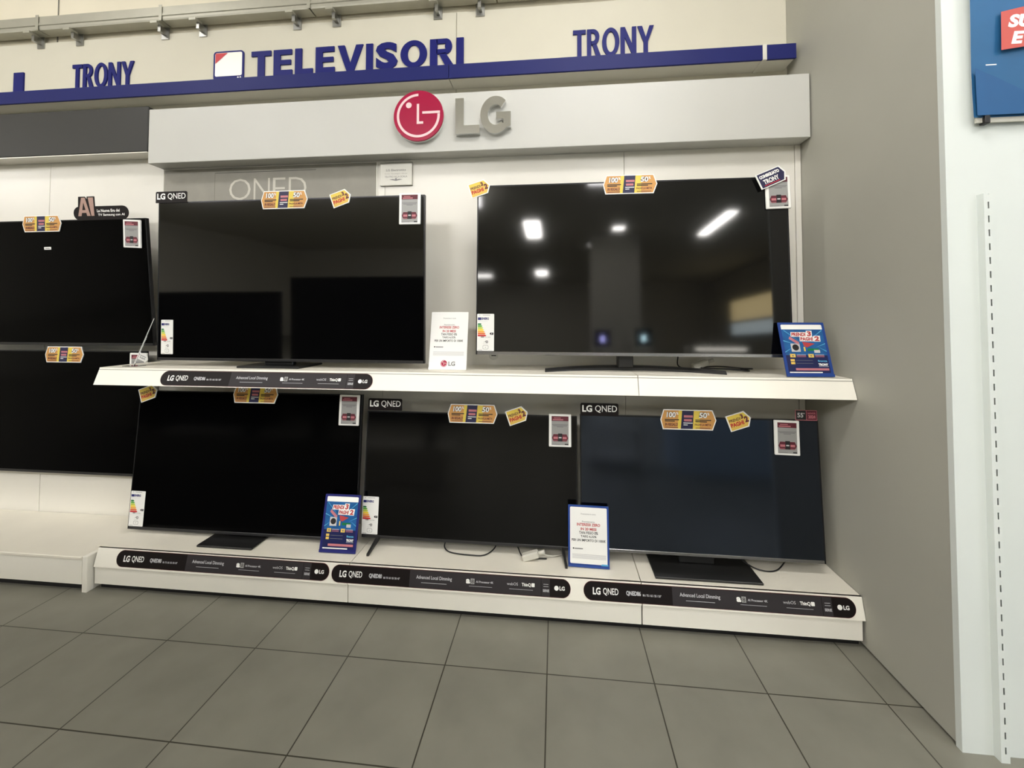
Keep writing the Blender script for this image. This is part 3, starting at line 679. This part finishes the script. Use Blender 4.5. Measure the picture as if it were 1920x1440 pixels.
strip(0, 0, 'QNED86', '86 / 75 / 65 / 55 / 50"', fascia_M(.052, .318, 1.148, .350, 1.236), .0045, 'black pill-shaped strip on the front of the upper shelf')
strip(0, 0, 'QNED80', '86 / 75 / 65 / 55 / 50 / 43"', fascia_M(-.164, .294, .134, .319, .230), .010, 'black pill-shaped strip at the left end of the base plinth')
strip(0, 0, 'QNED80', '86 / 75 / 65 / 55 / 50 / 43"', fascia_M(1.106, .294, .134, .319, .230), .008, 'black pill-shaped strip in the middle of the base plinth')
strip(0, 0, 'QNED86', '86 / 75 / 65 / 55 / 50"', fascia_M(2.426, .294, .134, .319, .230), .008, 'black pill-shaped strip at the right end of the base plinth')

# ================================================================ STANDING CARD HOLDERS
def card_root(x, y, z, yw, lean, label, group):
    r = empty('card_stand', (x, y, z), label, 'card stand', group)
    return r, Matrix.Translation((x, y, z)) @ Matrix.Rotation(math.radians(yw), 4, 'Z') @ Matrix.Rotation(-math.radians(lean), 4, 'X')
def back_leg(r, x, y, z, yw, lean, W, H):
    M = Matrix.Translation((x, y, z)) @ Matrix.Rotation(math.radians(yw), 4, 'Z')
    m = MB(M); t = math.radians(lean); yy = H*.6*math.sin(t); zz = H*.6*math.cos(t)
    m.add([(W*.35, yy, zz), (W*.65, yy, zz), (W*.65, yy+.045, .001), (W*.35, yy+.045, .001), (W*.35, yy+.003, zz), (W*.65, yy+.003, zz), (W*.65, yy+.048, .001), (W*.35, yy+.048, .001)],
          [(0, 1, 2, 3), (7, 6, 5, 4), (0, 3, 7, 4), (1, 5, 6, 2), (0, 4, 5, 1), (2, 6, 7, 3)], 'acrylic'); m.build('support_leg', r)
def poster_stand(x, y, z, yw, lean, W, H, frame, label):
    r, M = card_root(x, y, z, yw, lean, label, None)
    m = MB(M); m.prism(rrect(0, .001, W, H, .004), 0, .004, frame); m.build('frame', r)
    b = MB(M); mg = .013; X0, X1 = mg, W-mg; Z0, Z1 = .02, H-.012; h = Z1-Z0; w_ = X1-X0
    b.flat(rrect(X0, Z0, X1, Z1, .006), -.0004, 'poster_navy')
    b.flat(rrect(X0, Z1-.10*h, X1, Z1, .006, corners=(0, 0, 1, 1)), -.0007, 'white')
    b.rect(X0, Z0+.36*h, X1, Z1-.10*h, -.0006, 'poster_blue')
    for (a, c_) in (((.05, .88), (.45, .60)), ((.98, .88), (.55, .62)), ((.0, .66), (.3, .58)), ((1, .60), (.75, .52)), ((.0, .42), (.2, .52)), ((1., .44), (.8, .54))):
        ax, az, bx, bz = X0+a[0]*w_, Z0+a[1]*h, X0+c_[0]*w_, Z0+c_[1]*h
        b.flat([(ax, az-.002), (bx, bz), (ax, az+.003)] if ax > bx else [(ax, az+.003), (ax, az-.002), (bx, bz)], -.0008, 'sky_blue')
    def T(t, x0, z0, x1, z1, sl=.1, off=.05):
        b.text(t, X0+x0*w_, Z0+z0*h, X0+x1*w_, Z0+z1*h, -.0016, 'print_red', off, slant=sl)
        d = .0014; b.flat([(X0+x0*w_-3*d, Z0+z0*h-2*d), (X0+x1*w_+3*d, Z0+z0*h-2*d), (X0+x1*w_+5*d, Z0+z1*h+2*d), (X0+x0*w_-d, Z0+z1*h+2*d)], -.0012, 'white')
    T('PRENDI', .22, .755, .56, .83); T('3', .60, .755, .70, .86); T('PAGHI', .42, .66, .72, .735); T('2', .76, .655, .88, .755)
    b.flat([(X0+.14*w_, Z0+.70*h), (X0+.36*w_, Z0+.57*h), (X0+.38*w_, Z0+.63*h), (X0+.17*w_, Z0+.75*h)], -.001, 'pink')
    b.rect(X0+.16*w_, Z0+.43*h, X0+.38*w_, Z0+.60*h, -.0010, 'lightgrey'); b.flat(circ(X0+.27*w_, Z0+.52*h, .016), -.0012, 'print_black')
    b.flat([(X0+.45*w_, Z0+.64*h), (X0+.75*w_, Z0+.60*h), (X0+.55*w_, Z0+.52*h), (X0+.48*w_, Z0+.55*h)][::-1], -.001, 'print_red')
    b.rect(X0+.46*w_, Z0+.44*h, X0+.50*w_, Z0+.53*h, -.0012, 'lemon'); b.rect(X0+.55*w_, Z0+.45*h, X0+.82*w_, Z0+.50*h, -.001, 'g1'); b.rect(X0+.7*w_, Z0+.41*h, X0+.84*w_, Z0+.47*h, -.0012, 'lightgrey')
    for x0, z0 in ((.10, .315), (.54, .315)):
        b.rect(X0+x0*w_, Z0+z0*h, X0+(x0+.13)*w_, Z0+(z0+.07)*h, -.001, 'lemon'); b.rect(X0+(x0+.04)*w_, Z0+(z0+.02)*h, X0+(x0+.09)*w_, Z0+(z0+.045)*h, -.0012, 'print_grey')
        for q_ in (.05, .032, .01): b.rect(X0+(x0+.16)*w_, Z0+(z0+q_)*h, X0+(x0+.38)*w_, Z0+(z0+q_+.008)*h, -.001, 'pink' if q_ < .04 else 'lightgrey')
    for z0 in (.235, .175): b.rect(X0+.09*w_, Z0+z0*h, X0+.19*w_, Z0+(z0+.045)*h, -.001, 'lemon'); b.rect(X0+.22*w_, Z0+(z0+.015)*h, X0+.62*w_, Z0+(z0+.022)*h, -.001, 'print_grey')
    b.text('finanza', X0+.74*w_, Z0+.225*h, X0+.96*w_, Z0+.265*h, -.001, 'sky_blue', .03); b.text('TRONY', X0+.74*w_, Z0+.145*h, X0+.97*w_, Z0+.195*h, -.001, 'white', .05)
    b.rect(X0+.74*w_, Z0+.128*h, X0+.97*w_, Z0+.134*h, -.001, 'lightgrey')
    b.rect(X0+.18*w_, Z0+.052*h, X0+.97*w_, Z0+.095*h, -.001, 'pink'); b.rect(X0+.02*w_, Z0+.0*h, X0+.80*w_, Z0+.022*h, -.001, 'white')
    b.build('poster', r); back_leg(r, x, y, z, yw, lean, W, H)
    m = MB(M); m.box(0, -.0045, 0.001, W, 0, .014, frame); m.build('lower_lip', r)
poster_stand(3.430, .370, ZS+.002, 4, 16, .230, .280, 'frame_blue', 'blue framed advertising card at the right end of the upper shelf')
poster_stand(.977, .405, ZB+.002, .6, 13, .211, .302, 'frame_navy', 'dark blue framed advertising card on the plinth, before lower left television')
def text_stand(x, y, z, yw, lean, W, H, framed, label):
    r, M = card_root(x, y, z, yw, lean, label, None); b = MB(M)
    fm = 'frame_blue' if framed else 'paper'
    m = MB(M); m.prism(rrect(0, .001, W, H, .003), 0, .004, fm); m.build('frame', r)
    mg = .010 if framed else .003; zb_ = .026 if framed else .003
    b.flat(rrect(mg, zb_-.01, W-mg, H-mg, .006), -.0004, 'paper')
    rows = [('Promozione in corso', .78, .40, .010, 'print_grey', 0), ('Finanziamento', .655, .34, .010, 'print_grey', .01), ('INTERESSI ZERO', .595, .62, .020, 'print_red', .03), ('IN 20 MESI', .525, .42, .019, 'print_red', .03),
            ('TAN FISSO 0%', .465, .50, .019, 'print_black', .02), ('TAEG 6,32%', .405, .42, .018, 'print_black', .02), ('PER UN IMPORTO DI 1000€', .345, .90, .018, 'print_black', .02)]
    if not framed: rows = [(t, .10+z_*.92, w_*.92, h_, c_, o_) for t, z_, w_, h_, c_, o_ in rows]
    for t, zf, wf, hh, c_, of in rows: b.text(t, W/2-wf*W/2*.92, zf*H+.02, W/2+wf*W/2*.92, zf*H+.02+hh*.72, -.0008, c_, of)
    zq = .235 if framed else .335
    b.flat(circ(W*.13, zq*H+.018, .004, 10), -.0008, 'print_black'); b.rect(W*.16, zq*H+.015, W*.36, zq*H+.020, -.0008, 'print_grey')
    for i in range(4): b.rect(W*.1, zq*H-.012-.006*i, W*.92, zq*H-.009-.006*i, -.0008, 'lightgrey')
    if framed: b.flat(rrect(W*.80, .004, W*.97, .020, .006), -.0009, 'sky_blue')
    else:
        Rl = .019; b.flat(circ(W*.40, .035, Rl, 32), -.0008, 'crimson'); logo_marks(b, W*.40, .035, Rl, -.0012, 'pinkwhite')
        b.text('LG', W*.52, .022, W*.70, .047, -.0008, 'print_grey', .035)
    b.build('sheet', r); back_leg(r, x, y, z, yw, lean, W, H)
    m = MB(M); m.box(0, -.006, 0.001, W, 0, .012, 'frame_blue' if framed else 'paper'); m.build('lower_lip', r)
text_stand(1.580, .455, ZS+.002, .4, 11, .215, .330, False, 'white financing notice card standing between the two upper televisions')
text_stand(2.354, .420, ZB+.002, -1.5, 8.5, .213, .305, True, 'blue framed financing notice card on the plinth, before two lower televisions')
# clear acrylic holder, seen almost edge-on at the left end of the shelf
ah = empty('acrylic_holder', (-.19, .40, ZS), 'clear acrylic sign holder leaning at the left end of the upper shelf', 'sign holder')
d0 = Vector((-.19, .40, ZS+.001)); d1 = Vector((-.213, .55, 1.53)); side = Vector((-.94, .88, 0)).normalized()*.11
nrm = (d1-d0).cross(side).normalized()*.003
for nm, dd, mt_ in (('clear_plate', 0, 'acrylic'), ('paper_insert', .0045, 'paper')):
    off = nrm.normalized()*dd; th = nrm if nm == 'clear_plate' else nrm*.2
    V = [d0+off, d0+side+off, d1+side+off, d1+off]; V2 = [p_+th for p_ in V]
    MB().add([tuple(p_) for p_ in V+V2], [(0, 1, 2, 3), (7, 6, 5, 4), (0, 4, 5, 1), (1, 5, 6, 2), (2, 6, 7, 3), (3, 7, 4, 0)], mt_).build(nm, ah)
MB().box(-.27, .40, ZS, -.185, .47, ZS+.003, 'acrylic').build('foot', ah)

# ================================================================ CABLES AND PLUGS
def cable(pts, label, r=.0035, m='black'):
    b = MB(); b.tube(bezier(pts), r, m, 7); o = b.build('power_cable', origin=pts[0]); return tag(o, label, 'cable')
c = cable([(2.96, .56, 1.33), (2.97, .60, 1.275), (3.02, .63, ZS+.01), (3.12, .68, ZS+.006), (3.25, .66, ZS+.006), (3.34, .62, ZS+.006), (3.33, .58, ZS+.006), (3.22, .60, ZS+.012), (3.10, .62, ZS+.014), (3.2, .66, ZS+.02), (3.33, .65, ZS+.012), (3.37, .61, ZS+.014), (3.30, .59, ZS+.014)], 'coiled black power cable on upper shelf under crescent-stand television')
def plug(x, y, z, yw, label):
    M = Matrix.Translation((x, y, z)) @ Matrix.Rotation(math.radians(yw), 4, 'Z'); r = empty('power_plug', (x, y, z), label, 'plug')
    m = MB(M @ Matrix.Rotation(math.radians(-18), 4, 'Y')); m.bbox(-.055, -.02, .006, .035, .02, .042, 'plug_white', .006); m.build('plug_body', r)
    m = MB(M @ Matrix.Rotation(math.radians(-18), 4, 'Y')); m.tube([(.035, 0, .024), (.07, 0, .024)], .011, 'plug_white'); m.build('plug_collar', r)
plug(3.12, .645, ZS+.012, 10, 'pale plug lying in the coiled cable on upper shelf')
cable([(1.70, .56, .30), (1.66, .53, ZB+.02), (1.70, .48, ZB+.006), (1.82, .46, ZB+.006), (1.90, .47, ZB+.006), (1.95, .53, ZB+.02), (1.96, .57, .30)], 'black cable looping below the splayed-leg television')
cable([(2.05, .57, .30), (2.08, .52, ZB+.03), (2.12, .47, ZB+.006), (2.24, .47, ZB+.006)], 'short black cable beside the pale plug on the plinth')
plug(2.17, .455, ZB+.006, 0, 'pale plug on plinth below the splayed-leg television')
cable([(2.20, .475, ZB+.03), (2.27, .49, ZB+.012), (2.34, .53, ZB+.006)], 'short pale cable leaving the plug on the plinth', .003, 'plug_white')
cable([(3.22, .58, .30), (3.28, .53, ZB+.02), (3.34, .485, ZB+.006), (3.42, .49, ZB+.006), (3.5, .55, ZB+.03)], 'black cable sagging below the lower right television')
g = MB(); g.prism(circ(1.905, 1.305, .028, 28), .752, .76, 'plug_white', True); g.rect(1.892, 1.302, 1.922, 1.308, .7515, 'print_black'); g.flat(circ(1.905, 1.326, .004, 8), .7515, 'print_black')
o = g.build('cable_outlet', origin=(1.905, .757, 1.277)); tag(o, 'small round white cable outlet on the back panel beside crescent-stand television', 'outlet')

# ================================================================ RIGHT: SLOTTED UPRIGHT, BANNER
s = MB(); X0 = 3.818
s.box(X0, -.206, .0, X0+.003, -.18, 1.985, 'end_white'); s.box(X0+.025, -.206, .0, X0+.028, -.18, 1.985, 'end_white')
s.box(X0+.003, -.206, 0, X0+.0125, -.204, 1.985, 'end_white'); s.box(X0+.0175, -.206, 0, X0+.025, -.204, 1.985, 'end_white')
z = .03; s.box(X0+.0125, -.206, 0, X0+.0175, -.204, .03, 'end_white')
while z < 1.95:
    s.box(X0+.0125, -.206, z+.024, X0+.0175, -.204, z+.05, 'end_white'); z += .05
s.box(X0+.003, -.185, 0, X0+.025, -.181, 1.985, 'seam_grey')
o = s.build('slotted_upright', origin=(X0+.018, -.19, 0)); tag(o, 'white slotted steel shelving upright on the white panel at right', 'shelf upright')
bn = empty('hanging_banner', (4.3, -.2, 2.24), 'blue promotional banner with red box at the top right corner', 'banner')
m = MB(); nx, nz = 14, 14; vs = []
for j in range(nz+1):
    for i in range(nx+1):
        x = 3.785+.010*(1-j/nz)+(1.2)*i/nx; z = 2.262-.0*i+1.2*j/nz; vs.append((x, -.205+.004*math.sin(i*1.3)+.003*math.sin(j*.9), z))
m.add(vs, [(j*(nx+1)+i, j*(nx+1)+i+1, (j+1)*(nx+1)+i+1, (j+1)*(nx+1)+i) for j in range(nz) for i in range(nx)], 'banner_blue', True)
m.add([(v_[0], v_[1]+.002, v_[2]) for v_ in vs], [((j+1)*(nx+1)+i, (j+1)*(nx+1)+i+1, j*(nx+1)+i+1, j*(nx+1)+i) for j in range(nz) for i in range(nx)], 'paper', True); m.build('banner_sheet', bn)
m = MB(); m.flat([(3.800, 2.266), (4.3, 2.268), (4.3, 2.30), (3.96, 2.345), (3.87, 2.40), (3.797, 2.44)], -.213, 'banner_deep'); m.rect(3.832, 2.447, 3.867, 2.451, -.213, 'white'); m.build('banner_print', bn)
m = MB(); m.flat([(3.883, 2.50), (4.19, 2.535), (4.19, 2.70), (3.886, 2.64)], -.214, 'banner_red')
m.text('SU', 3.905, 2.580, 3.982, 2.628, -.2145, 'white', .05, slant=.25); m.text('E', 3.915, 2.520, 3.948, 2.566, -.2145, 'white', .05, slant=.25); m.build('banner_box', bn, label='red box with white letters')
m = MB(); m.bbox(3.827, -.212, 2.238, 3.844, -.186, 2.268, 'print_black', .002); m.build('banner_clip', bn)
m = MB(); m.box(3.808, -.2, 2.245, 4.95, -.192, 2.262, 'plug_white'); m.build('banner_rail', bn)

# ================================================================ THE REST OF THE SHOP (seen in the dark screens, gives the light; some pieces added for reflections)
def ceiling_light(x, y, sx, sy, m_, label, group, drop=.015):
    r = empty('ceiling_light', (x, y, 4.55), label, 'ceiling light', group)
    MB().bbox(x-sx/2-.03, y-sy/2-.03, 4.60, x+sx/2+.03, y+sy/2+.03, 4.70, 'lamp_body', .01).build('housing', r)
    MB().box(x-sx/2, y-sy/2, 4.60-drop, x+sx/2, y+sy/2, 4.60, m_).build('diffuser', r)
for x, y, sx, sy in ((2.7, -1.5, 1.15, .45), (5.8, -2.6, 1.0, .5), (-1.6, -1.3, .8, .3), (3.4, -4.9, 1.0, .4), (.2, -6.0, 1.0, .4), (-6.2, -6.8, 1.8, .9), (-3.4, -6.8, 1.8, .9), (-.8, -6.8, 1.8, .9), (-9, -4.0, 1.8, .9)):
    ceiling_light(x, y, sx, sy, 'lamp', 'rectangular ceiling lamp above the aisle, outside the picture', 'aisle ceiling lamps', .22)
for x, y, sx, sy in ((1.68, -8.9, .42, 1.7), (4.0, -8.9, .3, .3), (6.45, -8.7, .25, 2.2), (1.7, -16, .5, 1.2), (-1.2, -16.6, 1.2, .5), (3.4, -10.8, .12, .12)):
    ceiling_light(x, y, sx, sy, 'lamp_far', 'distant ceiling lamp mirrored in the dark screens', 'distant ceiling lamps')
# island display with two big televisions facing the aisle, mirrored in the screens
isl = empty('island_display', (-1.4, -2.7, 0), 'white island display behind the photographer, mirrored in the screens', 'display stand')
MB().bbox(-3.7, -3.1, .0, .95, -2.3, .45, 'white_laminate', .006).build('plinth_box', isl)
def big_tv(x0, z0, label):
    M = Matrix.Translation((x0+2.19, -2.4, z0)) @ Matrix.Rotation(PI, 4, 'Z'); c = M @ Vector((1.095, .02, 0))
    r = empty('television', (c.x, c.y, .45), label, 'television', 'televisions on the island display')
    MB(M).box(.008, 0, .02, 2.182, .004, 1.24, 'screen_matt').build('screen', r)
    m = MB(M); m.bbox(0, .004, 0, 2.19, .05, 1.25, 'bezel', .003); m.build('bezel', r)
    for xx in (.4, 1.79): MB(M).bbox(xx-.03, -.1, .45-z0, xx+.03, .2, 0.02, 'stand_black', .004).build('leg', r)
big_tv(-3.42, .54, 'very large television on the island display, farther from the photographer')
big_tv(-1.10, .72, 'very large television on the island display, nearer to the photographer')

# added pale blue box to brighten the lower right reflection; a column behind
o = MB().bbox(3.9, -3.9, 0, 5.6, -3.1, 1.15, 'pale_blue', .01).build('reflection_box', origin=(4.7, -3.5, 0)); tag(o, 'added pale blue box behind the photographer, tints a screen reflection', 'counter')
sv = empty('fridge_stand_in', (3.1, -3.5, 0), 'added white open shelves behind the photographer, stand-in for a mirrored refrigerator', 'shelving')  # unseen shelves added in place of a refrigerator mirrored in the screen
for x in (2.75, 3.45): MB().box(x, -3.8, 0, x+.04, -3.3, 1.3, 'white_laminate').build('side_panel', sv)
for z in (.1, .5, .9, 1.26): MB().box(2.79, -3.8, z, 3.45, -3.3, z+.04, 'white_laminate').build('shelf', sv)
MB().box(3.35, -10.6, 0, 4.75, -10, 4.7, 'store_wall').build('wall_column', origin=(4.1, -10.3, 0), kind='structure')
w2 = empty('window_2', (9.97, -15.1, 1.9), '', '')
for k in ('label', 'category'): del w2[k]
w2['kind'] = 'structure'
MB().box(9.955, -17, 2.55, 9.965, -13.2, 3.4, 'warm_pane').build('pane', w2); MB().box(9.955, -17, 1.9, 9.965, -13.2, 2.45, 'cool_pane').build('pane', w2)
fr = MB()
for z in (1.86, 2.45, 3.4): fr.box(9.93, -17.04, z, 9.99, -13.16, z+.1, 'lamp_body')
fr.build('window_frame', w2)
def demo(x, y, z, mt, label):
    r = empty('demo_display', (x, y, 0), label, 'lit display')
    MB().bbox(x-.25, y-.25, 0, x+.25, y+.1, z-.22, 'white_laminate', .01).build('pedestal', r)
    MB().bbox(x-.22, y-.04, z-.2, x+.22, y, z+.25, 'black', .01).build('housing', r)
    m = MB(); m.rect(x-.04, z-.08, x-.015, z+.08, 0, mt); m.rect(x+.015, z-.08, x+.04, z+.08, 0, mt)
    m.v = [Vector((p.x, y+.003, p.z)) for p in m.v]; m.f = [f[::-1] for f in m.f]; m.build('lit_sign', r)
demo(3.55, -9, 1.60, 'violet_glow', 'demo display with violet lit sign behind the photographer, mirrored in a screen')
demo(4.62, -9, 1.63, 'cyan_glow', 'demo display with cyan lit sign behind the photographer, mirrored in a screen')
lc = empty('glow_stand_in', (6.5, -9.2, 0), 'added box with a glowing strip behind the photographer, stand-in for mirrored bright spots', 'counter')  # unseen box with glowing strip, added for bright spots in a screen reflection
MB().bbox(5.8, -9.6, 0, 7.3, -9.02, 1.45, 'white_laminate', .01).build('stand_in_body', lc)
m = MB(); m.box(5.95, -9.02, 1.33, 7.2, -9.0, 1.38, 'strip_glow'); m.build('light_strip', lc)

for ob in bpy.data.objects:
    if '_o' in ob: del ob['_o']
